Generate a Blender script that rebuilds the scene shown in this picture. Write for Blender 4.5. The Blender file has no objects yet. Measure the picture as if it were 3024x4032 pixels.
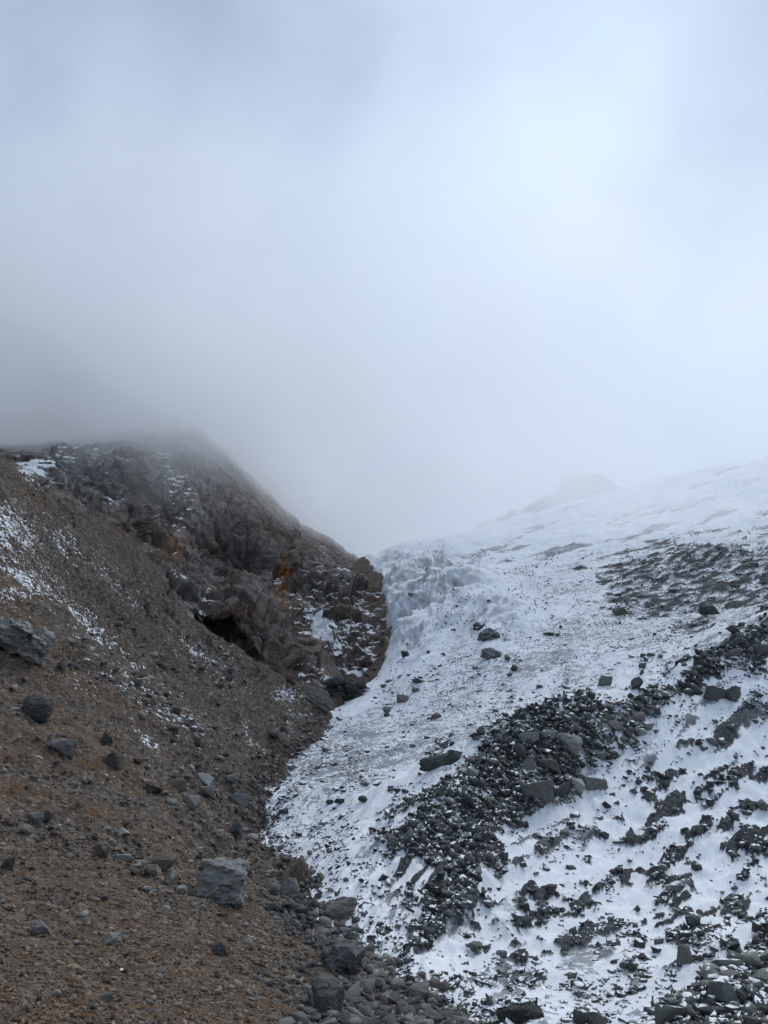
import bpy, math, random
import numpy as np
random.seed(7); RNG = np.random.default_rng(7)
R = math.radians
col = bpy.context.scene.collection
sc = bpy.context.scene

# ------------------------------------------------------------------ camera
F, CU, CV, HOR = 3300.0, 1512.0, 2016.0, 2750.0      # focal length, centre and horizon row in photograph pixels
PITCH = math.atan((HOR - CV) / F)
cam = bpy.data.cameras.new('camera'); cam_o = bpy.data.objects.new('camera', cam); col.objects.link(cam_o)
cam.sensor_fit = 'VERTICAL'; cam.sensor_height = 36.0; cam.lens = 36.0 * F / 4032.0
cam.clip_start = 0.1; cam.clip_end = 6000
cam_o.location = (0, 0, 0); cam_o.rotation_euler = (math.pi / 2 + PITCH, 0, 0)
sc.camera = cam_o

# ------------------------------------------------------------------ sky and sun
SUN_EL, SUN_AZ = 52.0, 40.0                           # azimuth clockwise from +Y
world = bpy.data.worlds.new('World'); sc.world = world; world.use_nodes = True
wt = world.node_tree; wt.nodes.clear()
wo = wt.nodes.new('ShaderNodeOutputWorld'); wb = wt.nodes.new('ShaderNodeBackground'); wb.inputs[1].default_value = 0.092
sky = wt.nodes.new('ShaderNodeTexSky'); sky.sky_type = 'NISHITA'; sky.sun_disc = False
sky.sun_elevation = R(SUN_EL); sky.sun_rotation = R(SUN_AZ)
tc = wt.nodes.new('ShaderNodeTexCoord')
n1 = wt.nodes.new('ShaderNodeTexNoise'); n1.inputs['Scale'].default_value = 2.2; n1.inputs['Detail'].default_value = 5; n1.inputs['Roughness'].default_value = 0.45
mp = wt.nodes.new('ShaderNodeMapping'); mp.inputs['Location'].default_value = (-3.9, 4.5, -1.0)
cr = wt.nodes.new('ShaderNodeValToRGB')
cr.color_ramp.elements[0].position = 0.33; cr.color_ramp.elements[0].color = (2.9, 3.65, 5.5, 1)
cr.color_ramp.elements[1].position = 0.66; cr.color_ramp.elements[1].color = (6.9, 8.5, 10.5, 1)
mx = wt.nodes.new('ShaderNodeMix'); mx.data_type = 'RGBA'; mx.inputs[0].default_value = 0.93   # overcast: the clear sky shows only faintly
wt.links.new(tc.outputs['Generated'], mp.inputs[0]); wt.links.new(mp.outputs[0], n1.inputs['Vector'])
wt.links.new(n1.outputs[0], cr.inputs[0]); wt.links.new(sky.outputs[0], mx.inputs['A']); wt.links.new(cr.outputs[0], mx.inputs['B'])
dt = wt.nodes.new('ShaderNodeVectorMath'); dt.operation = 'DOT_PRODUCT'
dt.inputs[1].default_value = (math.sin(R(SUN_AZ)) * math.cos(R(SUN_EL)), math.cos(R(SUN_AZ)) * math.cos(R(SUN_EL)), math.sin(R(SUN_EL)))
wt.links.new(tc.outputs['Generated'], dt.inputs[0])
gl = wt.nodes.new('ShaderNodeMapRange'); gl.interpolation_type = 'SMOOTHSTEP'
gl.inputs[1].default_value = -0.2; gl.inputs[2].default_value = 1.0; gl.inputs[3].default_value = 0.92; gl.inputs[4].default_value = 1.06   # thin cloud is brighter round the hidden sun
wt.links.new(dt.outputs['Value'], gl.inputs[0])
vm = wt.nodes.new('ShaderNodeVectorMath'); vm.operation = 'SCALE'
wt.links.new(mx.outputs['Result'], vm.inputs[0]); wt.links.new(gl.outputs[0], vm.inputs['Scale']); wt.links.new(vm.outputs[0], wb.inputs[0]); wt.links.new(wb.outputs[0], wo.inputs[0])
sun = bpy.data.lights.new('sun', 'SUN'); sun.energy = 1.5; sun.angle = R(25); sun.color = (1, 0.98, 0.95)
sun_o = bpy.data.objects.new('sun', sun); col.objects.link(sun_o)
sun_o.rotation_euler = (R(90 - SUN_EL), 0, R(180 - SUN_AZ)); sun_o.location = (0, 0, 300)
sc.view_settings.view_transform = 'Standard'; sc.view_settings.look = 'None'
sc.view_settings.exposure = 0.0; sc.view_settings.gamma = 1.0
sc.render.engine = 'CYCLES'
cy = sc.cycles
cy.use_denoising = True; cy.denoiser = 'OPENIMAGEDENOISE'
cy.max_bounces = 15; cy.diffuse_bounces = 2; cy.glossy_bounces = 1; cy.volume_bounces = 14; cy.transmission_bounces = 1; cy.transparent_max_bounces = 6
cy.volume_step_rate = 1.0; cy.volume_max_steps = 256; cy.use_adaptive_sampling = True; cy.adaptive_threshold = 0.02

# ------------------------------------------------------------------ noise (numpy)
_perm = np.random.default_rng(3).permutation(256).astype(np.int64); _perm = np.concatenate([_perm, _perm, _perm])
_g3 = np.random.default_rng(4).normal(size=(256, 3)); _g3 /= np.linalg.norm(_g3, axis=1)[:, None]
def perlin(p):
    p = np.asarray(p, float); i = np.floor(p).astype(np.int64); f = p - i; i &= 255
    w = f * f * f * (f * (f * 6 - 15) + 10); r = np.zeros(len(p))
    for a in (0, 1):
        wx = w[:, 0] if a else 1 - w[:, 0]; ia = _perm[i[:, 0] + a]
        for b in (0, 1):
            wy = w[:, 1] if b else 1 - w[:, 1]; ib = _perm[ia + i[:, 1] + b]
            for c in (0, 1):
                wz = w[:, 2] if c else 1 - w[:, 2]; g = _g3[_perm[ib + i[:, 2] + c]]
                r += wx * wy * wz * (g[:, 0] * (f[:, 0] - a) + g[:, 1] * (f[:, 1] - b) + g[:, 2] * (f[:, 2] - c))
    return r * 1.5
def fbm(p, octv=4, gain=0.5, lac=2.03, ridged=False):
    p = np.asarray(p, float); r = np.zeros(len(p)); a = 1.0
    for o in range(octv):
        n = perlin(p + 17.3 * o)
        r += a * ((1 - 2 * np.abs(n)) if ridged else n); a *= gain; p = p * lac
    return r
def facet(p, seed=0, tilt=1.0, crack=False):                       # fractured rock: every cell its own height and tilt
    p = np.asarray(p, float); i0 = np.floor(p).astype(np.int64); best = np.full(len(p), 9.0); sec = best.copy(); out = np.zeros(len(p))
    for a in (-1, 0, 1):
        for b in (-1, 0, 1):
            for c in (-1, 0, 1):
                ii = i0 + (a, b, c); h = _perm[(_perm[(_perm[(ii[:, 0] + seed) & 255] + ii[:, 1]) & 255] + ii[:, 2]) & 255]
                d = p - ii - (0.5 + 0.42 * _g3[h]); dd = (d * d).sum(1); k = dd < best
                sec = np.where(k, best, np.minimum(sec, dd)); best[k] = dd[k]; g = _g3[(h[k] + 91) & 255]
                out[k] = (h[k] / 255.0 - 0.5) + tilt * (g * d[k]).sum(1)
    return (out, np.sqrt(sec) - np.sqrt(best)) if crack else out
def sstep(a, b, x):
    t = np.clip((x - a) / (b - a), 0, 1); return t * t * (3 - 2 * t)

# ------------------------------------------------------------------ from photograph pixels to directions, and back
cP, sP = math.cos(PITCH), math.sin(PITCH)
def P(u, v, D):                                       # point at depth D metres (along +Y) in the direction of pixel (u, v)
    dx, dy, dz = u - CU, F * cP + (v - CV) * sP, F * sP - (v - CV) * cP
    return np.array([dx / dy * D, D, dz / dy * D])
def proj(p):
    y = p[..., 1] * cP + p[..., 2] * sP; z = -p[..., 1] * sP + p[..., 2] * cP
    y = np.maximum(y, 0.5)
    return CU + p[..., 0] / y * F, CV - z / y * F

class TPS:
    def __init__(s, X, y, reg=1e-5):
        s.X = np.asarray(X, float); n = len(s.X); K = s.k(s.X, s.X) + reg * np.eye(n)
        Q = np.hstack([np.ones((n, 1)), s.X]); A = np.zeros((n + 3, n + 3)); A[:n, :n] = K; A[:n, n:] = Q; A[n:, :n] = Q.T
        s.w = np.linalg.solve(A, np.concatenate([y, np.zeros(3)]))
    @staticmethod
    def k(a, b):
        d = (a[:, None, 0] - b[None, :, 0]) ** 2 + (a[:, None, 1] - b[None, :, 1]) ** 2
        return 0.5 * d * np.log(d + 1e-12)
    def __call__(s, X):
        X = np.asarray(X, float); out = np.empty(len(X)); n = len(s.X)
        for i in range(0, len(X), 20000):
            x = X[i:i + 20000]; out[i:i + 20000] = s.k(x, s.X) @ s.w[:n] + s.w[n] + x @ s.w[n + 1:]
        return out

# ------------------------------------------------------------------ the lie of the land: surveyed points (pixel, depth)
SCREE = [(0,4032,24),(700,4032,26.5),(1200,4032,29),(1500,4032,33),(-600,4032,22),(0,3600,33),(450,3600,36.5),(860,3560,43),(1120,3560,49),
 (0,3250,45),(500,3250,54),(850,3250,65),(0,2900,60),(400,2900,74),(800,2900,92),(1060,2960,106),(0,2550,77),(350,2550,98),(700,2600,122),
 (1000,2760,130),(1200,2800,137),(0,2200,95),(300,2250,118),(560,2330,140),(0,1885,113),(145,1935,122),(300,2035,134),(446,2100,144),(560,2190,151),
 (640,2350,152),(784,2486,150),(922,2595,147),(1100,2710,145),(1290,2795,143),(-800,2600,58),(-800,1850,85),(-800,3400,32),(0,1965,131),(145,2000,141),(300,2100,151),(446,2170,161),(560,2275,166),(-400,1800,104),(-400,1880,124)]
ICE = [(1265,2890,126),(1180,2960,114),(1050,3110,96),(1035,3220,85),(1040,3330,75),(1110,3400,68),(1200,3480,60),(1200,3600,53),(1250,3700,48),(1400,3770,44.5),(1600,3900,41),(1750,4032,38),
 (1410,2720,158),(1500,2640,170),(1545,2540,182),(1530,2400,204),(1500,2280,235),(1420,2215,275),
 (1600,2500,181),(1700,2380,200),(1620,2260,240),(1560,2190,300),(1800,2270,228),(1900,2440,176),(2000,2330,200),(1500,2850,130),(1800,2850,113),(1700,2650,147),(2100,2650,138),(2000,2500,164),
 (1400,3000,104),(1700,3000,92),(1250,3150,88),(1500,3150,80),(2300,2450,168),(2300,2650,134),(2600,2550,142),(2900,2430,145),
 (2750,2145,218),(3024,2115,212),(2450,2210,226),(2750,2400,168),(3024,2330,172),(2750,2085,258),
 (2000,2060,345),(2300,1965,370),(2700,1862,370),(3024,1800,360),(1800,2125,330),(1520,2170,330),(2300,2120,280),(2700,2010,310),(3024,1950,300),(2000,2200,255),(1800,2185,270),
 (3024,2480,99),(2850,2570,93),(2600,2730,85),(2400,2805,81),(2200,2830,79),(2000,2930,75),(1850,3060,71),(1600,3230,65),(1400,3390,61),
 (2600,2690,100),(3000,2430,118),(2200,2805,92),(1900,2970,83),
 (3024,2900,82),(3024,3300,68),(3024,3600,57),(2600,3100,74),(2600,3500,60),(2600,3850,47),(2200,3200,68),(2200,3600,55),(2200,3900,45),(1900,3400,60),(1900,3750,49),(1600,3500,55),(1450,3650,50),(1700,3850,45),(2000,4032,41),(2450,4032,41.5),
 (3024,3735,45),(2700,4000,38),(3024,4032,35),(3700,2300,105),(3700,3000,76),(3700,3700,48),(3700,1640,360)]
WORLDPTS = [(0,7,-4.2),(-6,8,-4.0),(7,9,-6),(0,14,-7.6),(-9,14,-7.4),(10,16,-10),
 (-50,180,8),(-20,185,0),(-90,150,20),(-90,260,25),(-20,300,30),(-10,420,55),(80,480,78),(170,480,88),(-150,420,40),(260,420,110),(0,800,40),(300,800,80),(-300,800,40)]
pts = [P(*q) for q in SCREE + ICE] + [np.array(q, float) for q in WORLDPTS]
pts = np.array(pts); _r = np.hypot(pts[:, 0], pts[:, 1]); _az = np.arctan2(pts[:, 0], pts[:, 1])
base_tps = TPS(np.stack([_az, np.log(_r)], 1), pts[:, 2] / _r)
CONTACT = np.array([P(*q) for q in [(2050,4400,28),(1900,4200,33),(1750,4032,37.5),(1600,3900,40.5),(1400,3770,44),(1250,3700,47.5),(1200,3600,52.5),(1200,3480,60),(1110,3400,68),(1040,3330,75),
  (1035,3220,85),(1050,3110,96),(1180,2960,114),(1265,2890,126),(1290,2795,143),(1410,2720,158),(1500,2640,170),(1545,2540,182),(1530,2400,204),(1500,2280,235),(1420,2215,275),(1350,2150,500),(1300,2100,1000)]])
_cr = np.hypot(CONTACT[:, 0], CONTACT[:, 1]); _ca = np.arctan2(CONTACT[:, 0], CONTACT[:, 1]); _o = np.argsort(_cr); _cr, _ca = _cr[_o], _ca[_o]
def contact_s(az, r):                                 # metres to the right of the line where ice meets scree
    x = r[:, None] * 0; p = np.stack([np.sin(az) * r, np.cos(az) * r, np.zeros_like(r)], 1)
    w = fbm(p * 0.35, 3) * 0.9 + fbm(p * 1.7 + 9, 2) * 0.22
    return (az - np.interp(np.log(r), np.log(_cr), _ca)) * r + w

def blobs(u, v, L):                                   # soft patches (u, v, ru, rv, tilt in degrees, amount)
    out = np.zeros_like(u)
    for (a, b, ra, rb, t, k) in L:
        c, s = math.cos(R(t)), math.sin(R(t)); du, dv = u - a, v - b
        out = np.maximum(out, k * np.exp(-(((du * c + dv * s) / ra) ** 2 + ((-du * s + dv * c) / rb) ** 2)))
    return out
def inpoly(u, v, poly):
    ins = np.zeros(u.shape, bool); j = len(poly) - 1
    for i in range(len(poly)):
        (xi, yi), (xj, yj) = poly[i], poly[j]
        ins ^= ((yi > v) != (yj > v)) & (u < (xj - xi) * (v - yi) / (yj - yi + 1e-9) + xi); j = i
    return ins
MORAINE = [(1480,3330),(1750,3130),(1900,3000),(2080,2900),(2200,2815),(2450,2825),(2620,2730),(2760,2620),(3060,2470),(3060,2660),(2800,2740),(2640,2790),(2560,2860),(2440,3000),(2360,3080),(2230,3110),(2170,3230),(2010,3330),(1950,3480),(1900,3650),(1700,3830),(1600,3860),(1640,3720),(1760,3560),(1790,3430),(1600,3400)]
HUMMOCK = [(2380,2270),(2600,2150),(3060,2110),(3060,2400),(2700,2480),(2500,2430),(2300,2350)]

# ------------------------------------------------------------------ terrain grid
az_g = np.concatenate([np.linspace(-1.25, -0.5, 40)[:-1], np.linspace(-0.5, 0.5, 600), np.linspace(0.5, 1.25, 40)[1:]])
lr_g = np.concatenate([np.linspace(math.log(6), math.log(20), 60)[:-1], np.linspace(math.log(20), math.log(420), 640), np.linspace(math.log(420), math.log(1500), 40)[1:]])
NA, NR = len(az_g), len(lr_g)
AZ, LR = np.meshgrid(az_g, lr_g, indexing='ij'); AZ, LR = AZ.ravel(), LR.ravel(); RR = np.exp(LR)
XX, YY = np.sin(AZ) * RR, np.cos(AZ) * RR
Z0 = base_tps(np.stack([AZ, LR], 1)) * RR
S = contact_s(AZ, RR)
P0 = np.stack([XX, YY, Z0], 1); U0, V0 = proj(P0)
ice = S > 0
near = sstep(20, 45, RR)
# scree: rills down the fall line, lumps, stones' hollows
th = R(38); q = np.stack([XX * math.cos(th) + YY * math.sin(th), (-XX * math.sin(th) + YY * math.cos(th)) , np.zeros_like(XX)], 1)
rill = fbm(q * np.array([0.035, 0.16, 1]), 4, ridged=True)
lump = fbm(P0 * 0.11, 5, 0.55); fine = fbm(P0 * 0.9 + 5, 3, 0.6)
crag = blobs(U0, V0, [(580, 2420, 140, 90, 40, 1.0), (60, 2520, 90, 60, 20, 0.6), (330, 2330, 160, 60, 40, 0.5), (120, 2000, 150, 90, 35, 0.5), (960, 2840, 120, 50, 30, 0.5), (560, 2200, 60, 120, -20, 0.8), (300, 2620, 200, 40, 35, 0.5), (680, 2400, 60, 120, -25, 1.0), (850, 2560, 130, 50, 38, 0.9), (1050, 2700, 130, 45, 30, 0.8), (420, 2420, 220, 90, 38, 0.8), (200, 2000, 200, 70, 35, 0.8), (760, 2620, 150, 50, 38, 0.6)])
ds = (0.7 * lump + (0.55 + 0.75 * sstep(60, 110, RR)) * (rill - 0.4) * sstep(30, 80, RR) + 0.16 * fine) * (0.30 + 0.70 * sstep(25, 60, RR)) + crag * (1.5 * facet(P0 * 0.22, 4) + 0.8 * facet(P0 * 0.6, 6)) + 0.22 * sstep(30, 60, RR) * facet(P0 * 0.75, 8)
# ice and moraine: hummocks, steps, crevassed flank
flow = np.stack([XX * 0.8 + YY * 0.6, -XX * 0.6 + YY * 0.8, Z0 * 0.6], 1)
hum = fbm(flow * np.array([0.05, 0.10, 0.08]) + 3, 5, 0.55); hum2 = fbm(flow * np.array([0.22, 0.42, 0.3]) + 31, 4, 0.6)
icefall = blobs(U0, V0, [(1720, 2330, 200, 130, -35, 1.0), (1600, 2400, 130, 200, 0, 1.0), (1950, 2450, 120, 120, 0, 0.7), (1560, 2230, 140, 70, 0, 0.7)])
fa, fb = U0 * 0.80 - V0 * 0.60, U0 * 0.60 + V0 * 0.80
fold = fbm(np.stack([fa / 420, fb / 95, 0 * fa], 1) + 40, 4, 0.5, ridged=True)
crev = fbm(flow * np.array([0.05, 0.16, 0.05]) + 77, 4, 0.5, ridged=True)
face = blobs(U0, V0, [(2750, 3400, 700, 560, 0, 1.0), (2000, 3650, 450, 350, 0, 1.0)])
pa, pb = (U0 * 0.90 - V0 * 0.43), (U0 * 0.43 + V0 * 0.90)
patch = fbm(np.stack([pa / 190, pb / 85, 0 * pa], 1) + 13, 4, 0.5) + 0.55 * fbm(np.stack([pa / 75, pb / 42, 0 * pa + 3], 1), 3, 0.6)
st_a, st_b = U0 * 0.62 - V0 * 0.78, U0 * 0.78 + V0 * 0.62
streak = fbm(np.stack([st_a / 330, st_b / 38, 0 * st_a], 1) + 5, 5, 0.6)
low = blobs(U0, V0, [(1650, 3480, 330, 300, -50, 1.0), (2450, 3000, 120, 260, 35, 0.9)])
smooth_snow = sstep(230, 300, RR)
di = (0.9 * hum + 0.45 * hum2 * (0.6 + 0.7 * face)) * (0.5 + 0.5 * sstep(40, 90, RR)) + icefall * (3.6 * (crev - 0.5) + 2.2 * (fold - 0.5) + 3.6 * facet(np.stack([fa / 260, fb / 75, 0 * fa], 1) + 3, 5) + 0.5 * facet(np.stack([fa / 110, fb / 36, 0 * fa], 1), 7)) + 0.6 * smooth_snow * hum
mor = inpoly(U0 + 95 * fbm(P0 * 0.16 + 50, 5, 0.65), V0 + 70 * fbm(P0 * 0.16 + 80, 5, 0.65), MORAINE).astype(float)
hmk = inpoly(U0 + 190 * fbm(P0 * 0.06 + 50, 5, 0.65), V0 + 90 * fbm(P0 * 0.06 + 80, 5, 0.65), HUMMOCK).astype(float)
crest = blobs(U0, V0, [(2200, 2950, 330, 110, -28, 1.0), (2800, 2620, 330, 70, -30, 1.0), (1750, 3250, 300, 80, -38, 0.9), (1850, 3550, 90, 260, 25, 0.7)])
di += 0.25 * mor * (fine + 1) + 1.5 * crest * (0.7 + 0.6 * hum2) + face * (0.30 * sstep(0.1, 0.4, patch) + 0.25 * patch) + 0.55 * low * streak
zi = Z0 + di + 0.7 * sstep(0.0, 3.5, S) * (1 - sstep(150, 200, RR)) - 3.0 * (1 - sstep(-0.9, 0.25, S))
zs = Z0 + ds - 2.4 * sstep(0.0, 1.6, S) - 3.0 * sstep(1.6, 5, S)
hole = np.zeros_like(XX)
for (u, v, D, a, rad) in [(1130, 2985, 110, 4.5, 3.4), (1115, 3375, 70, 4.0, 2.8)]:
    c = P(u, v, D); hole += a * np.exp(-((XX - c[0]) ** 2 + (YY - c[1]) ** 2) / rad ** 2)
zs = zs - hole
ZT = np.where(ice, zi, zs)
PT = np.stack([XX, YY, ZT], 1); UT, VT = proj(PT)
vis = np.zeros((NA, NR), bool); vg = VT.reshape(NA, NR); rm = np.minimum.accumulate(np.where(RR.reshape(NA, NR) < 14, 1e9, vg), axis=1)
vis[:, 1:] = vg[:, 1:] < rm[:, :-1] - 0.2
gap = np.zeros((NA, NR)); gap[:, 1:] = np.clip(rm[:, :-1] - vg[:, 1:], 0, 40)
du_g = np.gradient(az_g) * F
PXA = (gap * du_g[:, None] * vis).ravel() * ((UT > -150) & (UT < 3180) & (VT < 4150))   # visible photo area of each grid cell

# ------------------------------------------------------------------ node helpers
def mat(name):
    m = bpy.data.materials.new(name); m.use_nodes = True; t = m.node_tree; t.nodes.clear()
    o = t.nodes.new('ShaderNodeOutputMaterial'); b = t.nodes.new('ShaderNodeBsdfPrincipled'); t.links.new(b.outputs[0], o.inputs[0])
    b.inputs['Roughness'].default_value = 0.9; b.inputs['Specular IOR Level'].default_value = 0.25
    return m, t, b
class N:
    def __init__(s, t): s.t = t; s.co = t.nodes.new('ShaderNodeNewGeometry')
    def lk(s, a, i):
        if hasattr(a, 'is_output'): s.t.links.new(a, i)
        else: i.default_value = a
    def noise(s, scale, detail=4, rough=0.55, vec=None, stretch=None, off=(0, 0, 0), dist=0.0):
        n = s.t.nodes.new('ShaderNodeTexNoise'); n.inputs['Scale'].default_value = scale; n.inputs['Detail'].default_value = detail; n.inputs['Roughness'].default_value = rough; n.inputs['Distortion'].default_value = dist
        v = vec or s.co.outputs['Position']
        m = s.t.nodes.new('ShaderNodeMapping'); m.inputs['Location'].default_value = off
        if stretch: m.inputs['Rotation'].default_value = stretch[0]; m.inputs['Scale'].default_value = stretch[1]
        s.t.links.new(v, m.inputs[0]); s.t.links.new(m.outputs[0], n.inputs['Vector']); return n.outputs[0]
    def voro(s, scale, off=(0, 0, 0), out='Color', feature='F1'):
        n = s.t.nodes.new('ShaderNodeTexVoronoi'); n.inputs['Scale'].default_value = scale; n.feature = feature
        m = s.t.nodes.new('ShaderNodeMapping'); m.inputs['Location'].default_value = off
        s.t.links.new(s.co.outputs['Position'], m.inputs[0]); s.t.links.new(m.outputs[0], n.inputs['Vector']); return n.outputs[out]
    def math(s, op, a, b=0.0, c=0.0, clamp=False):
        n = s.t.nodes.new('ShaderNodeMath'); n.operation = op; n.use_clamp = clamp
        for x, i in zip((a, b, c), n.inputs): s.lk(x, i)
        return n.outputs[0]
    def ss(s, a, b, x):
        n = s.t.nodes.new('ShaderNodeMapRange'); n.interpolation_type = 'SMOOTHSTEP'
        s.lk(x, n.inputs[0]); s.lk(a, n.inputs[1]); s.lk(b, n.inputs[2]); n.inputs[3].default_value = 0; n.inputs[4].default_value = 1; return n.outputs[0]
    def mix(s, f, a, b):
        n = s.t.nodes.new('ShaderNodeMix'); n.data_type = 'RGBA'
        def c(x): return x if hasattr(x, 'is_output') else (*x, 1)
        s.lk(f, n.inputs[0]); s.lk(c(a), n.inputs['A']); s.lk(c(b), n.inputs['B']); return n.outputs['Result']
    def attr(s, name):
        n = s.t.nodes.new('ShaderNodeAttribute'); n.attribute_name = name; return n.outputs['Fac']
    def nz(s):
        x = s.t.nodes.new('ShaderNodeSeparateXYZ'); s.t.links.new(s.co.outputs['Normal'], x.inputs[0]); return x.outputs[2]
    def sep(s, v):
        x = s.t.nodes.new('ShaderNodeSeparateXYZ'); s.t.links.new(v, x.inputs[0]); return x.outputs
    def bump(s, h, strength, dist):
        n = s.t.nodes.new('ShaderNodeBump'); n.inputs['Strength'].default_value = strength; n.inputs['Distance'].default_value = dist
        s.t.links.new(h, n.inputs['Height']); return n.outputs[0]
    def rnd(s): return s.t.nodes.new('ShaderNodeObjectInfo').outputs['Random']
    def ramp(s, f, stops):
        n = s.t.nodes.new('ShaderNodeValToRGB'); e = n.color_ramp.elements
        while len(e) < len(stops): e.new(0.5)
        for el, (p, c) in zip(e, stops): el.position = p; el.color = (*c, 1)
        s.t.links.new(f, n.inputs[0]); return n.outputs[0]
SNOW = (0.84, 0.86, 0.88)

# scree: brown earth, grey rubble, thin snow caught in it
m_scree, t, b = mat('brown scree'); n = N(t)
big = n.noise(0.10, 5, 0.62, stretch=((0, 0, R(-38)), (0.45, 1.5, 1.0))); mid = n.noise(0.6, 5, 0.65); fin = n.noise(5.0, 4, 0.7); cell = n.voro(3.2); cell2 = n.voro(8.5, (4, 1, 7))
earth = n.ramp(mid, [(0.25, (0.050, 0.029, 0.015)), (0.48, (0.135, 0.082, 0.045)), (0.75, (0.22, 0.14, 0.08))])
earth = n.mix(n.math('MULTIPLY', n.attr('ochre'), n.ss(0.1, 0.4, mid)), earth, (0.125, 0.058, 0.018))
earth = n.mix(n.math('MULTIPLY', n.ss(0.42, 0.60, big), 0.75), earth, n.ramp(mid, [(0.25, (0.036, 0.030, 0.024)), (0.5, (0.105, 0.087, 0.068)), (0.75, (0.18, 0.15, 0.12))]))
cs = n.sep(cell); cs2 = n.sep(cell2)
stone = n.ramp(cs[0], [(0.0, (0.034, 0.031, 0.028)), (0.6, (0.105, 0.095, 0.082)), (1.0, (0.24, 0.22, 0.19))])
stone2 = n.ramp(cs2[0], [(0.0, (0.042, 0.028, 0.019)), (0.6, (0.135, 0.090, 0.060)), (1.0, (0.27, 0.205, 0.15))])
grey = n.attr('rubble')
c = n.mix(n.math('MULTIPLY', n.ss(0.45, 0.75, cs2[1]), 0.7), earth, stone2)
c = n.mix(n.math('MULTIPLY', n.ss(0.62, 0.45, n.math('SUBTRACT', cs[1], n.math('MULTIPLY', grey, 0.75))), 0.62), c, stone)
c = n.mix(n.math('MULTIPLY', n.ss(0.4, 0.7, fin), 0.4), c, (0.05, 0.042, 0.036))
sn = n.math('ADD', n.noise(1.7, 3, 0.62, stretch=((0, 0, R(-38)), (0.5, 1.7, 1.5)), off=(3, 8, 1), dist=0.6), n.math('MULTIPLY', n.noise(0.3, 4, 0.7, off=(1, 2, 8)), 0.22))
sf = n.ss(0.0, 0.035, n.math('SUBTRACT', sn, n.math('SUBTRACT', 0.81, n.math('MULTIPLY', n.math('MINIMUM', n.attr('snow'), 0.58), 0.34))))
c = n.mix(sf, c, SNOW)
t.links.new(c, b.inputs['Base Color'])
t.links.new(n.bump(n.math('ADD', n.math('MULTIPLY', n.voro(3.2, out='Distance'), -1.0), n.math('ADD', fin, mid)), 0.9, 0.18), b.inputs['Normal'])

# ice, snow and the dark rubble that shows through
m_ice, t, b = mat('snowy debris ice'); n = N(t)
deb = n.attr('debris')
sp1 = n.noise(0.75, 6, 0.68, stretch=((0, 0, R(35)), (0.8, 1.3, 1.5))); sp2 = n.noise(2.6, 4, 0.55, off=(9, 2, 4)); sp3 = n.noise(0.22, 4, 0.6, off=(2, 7, 1))
sp = n.math('ADD', n.math('ADD', n.math('MULTIPLY', sp1, 0.45), n.math('MULTIPLY', sp2, 0.40)), n.math('MULTIPLY', sp3, 0.15))
df = n.ss(0.0, 0.05, n.math('SUBTRACT', sp, n.math('SUBTRACT', 0.74, n.math('MULTIPLY', deb, 0.46))))
rubble = n.ramp(n.sep(n.voro(4.0))[0], [(0.0, (0.018, 0.022, 0.025)), (0.6, (0.045, 0.052, 0.055)), (1.0, (0.09, 0.097, 0.096))])
rubble = n.mix(n.math('MULTIPLY', n.ss(0.4, 0.7, sp2), 0.5), rubble, (0.022, 0.026, 0.028))
dirty = n.mix(n.math('MULTIPLY', n.ss(0.35, 0.75, sp2), n.math('MULTIPLY', deb, 0.6)), SNOW, (0.36, 0.40, 0.43))
dirty = n.mix(n.math('MULTIPLY', n.ss(0.45, 0.72, n.noise(0.16, 5, 0.65, off=(8, 3, 3))), 0.55), dirty, (0.62, 0.65, 0.68))
icec = n.ramp(n.noise(0.35, 5, 0.6, off=(5, 5, 5)), [(0.3, (0.20, 0.225, 0.235)), (0.5, (0.42, 0.455, 0.47)), (0.68, (0.70, 0.73, 0.75))])
dirty = n.mix(n.math('MULTIPLY', n.attr('bare_ice'), n.ss(0.92, 0.65, n.nz())), dirty, icec)
c = n.mix(n.math('MULTIPLY', df, n.math('ADD', 0.60, n.math('MULTIPLY', n.ss(0.6, 0.85, deb), 0.40))), dirty, rubble); t.links.new(c, b.inputs['Base Color'])
hgt = n.math('ADD', n.math('MULTIPLY', sp2, 0.6), n.math('ADD', n.math('MULTIPLY', df, -0.25), n.noise(9, 3, 0.6)))
t.links.new(n.bump(hgt, 0.6, 0.15), b.inputs['Normal']); b.inputs['Roughness'].default_value = 0.8

# cliff rock: dark grey-brown, rust streaks, snow on ledges
m_cliff, t, b = mat('dark cliff rock'); n = N(t)
a1 = n.noise(0.06, 5, 0.6); a2 = n.noise(0.30, 7, 0.72, stretch=((0, R(20), 0), (1.0, 1.0, 1.1)), off=(1, 5, 2)); a3 = n.noise(2.0, 4, 0.7)
c = n.ramp(n.math('ADD', n.math('ADD', n.math('MULTIPLY', a2, 0.45), n.math('MULTIPLY', a3, 0.25)), n.math('MULTIPLY', n.attr('tone'), 0.30)), [(0.38, (0.028, 0.025, 0.024)), (0.5, (0.140, 0.122, 0.111)), (0.64, (0.34, 0.31, 0.285))])
c = n.mix(n.math('MULTIPLY', n.ss(0.38, 0.60, a1), 0.65), c, n.mix(n.ss(0.35, 0.65, a2), (0.055, 0.038, 0.028), (0.22, 0.16, 0.115)))
c = n.mix(n.math('MULTIPLY', n.attr('grey'), 0.7), c, n.ramp(a2, [(0.3, (0.05, 0.052, 0.055)), (0.7, (0.17, 0.175, 0.18))]))
c = n.mix(n.math('MULTIPLY', n.attr('dark'), 0.7), c, (0.018, 0.018, 0.020))  # overhang shade painted into the rock colour
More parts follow.
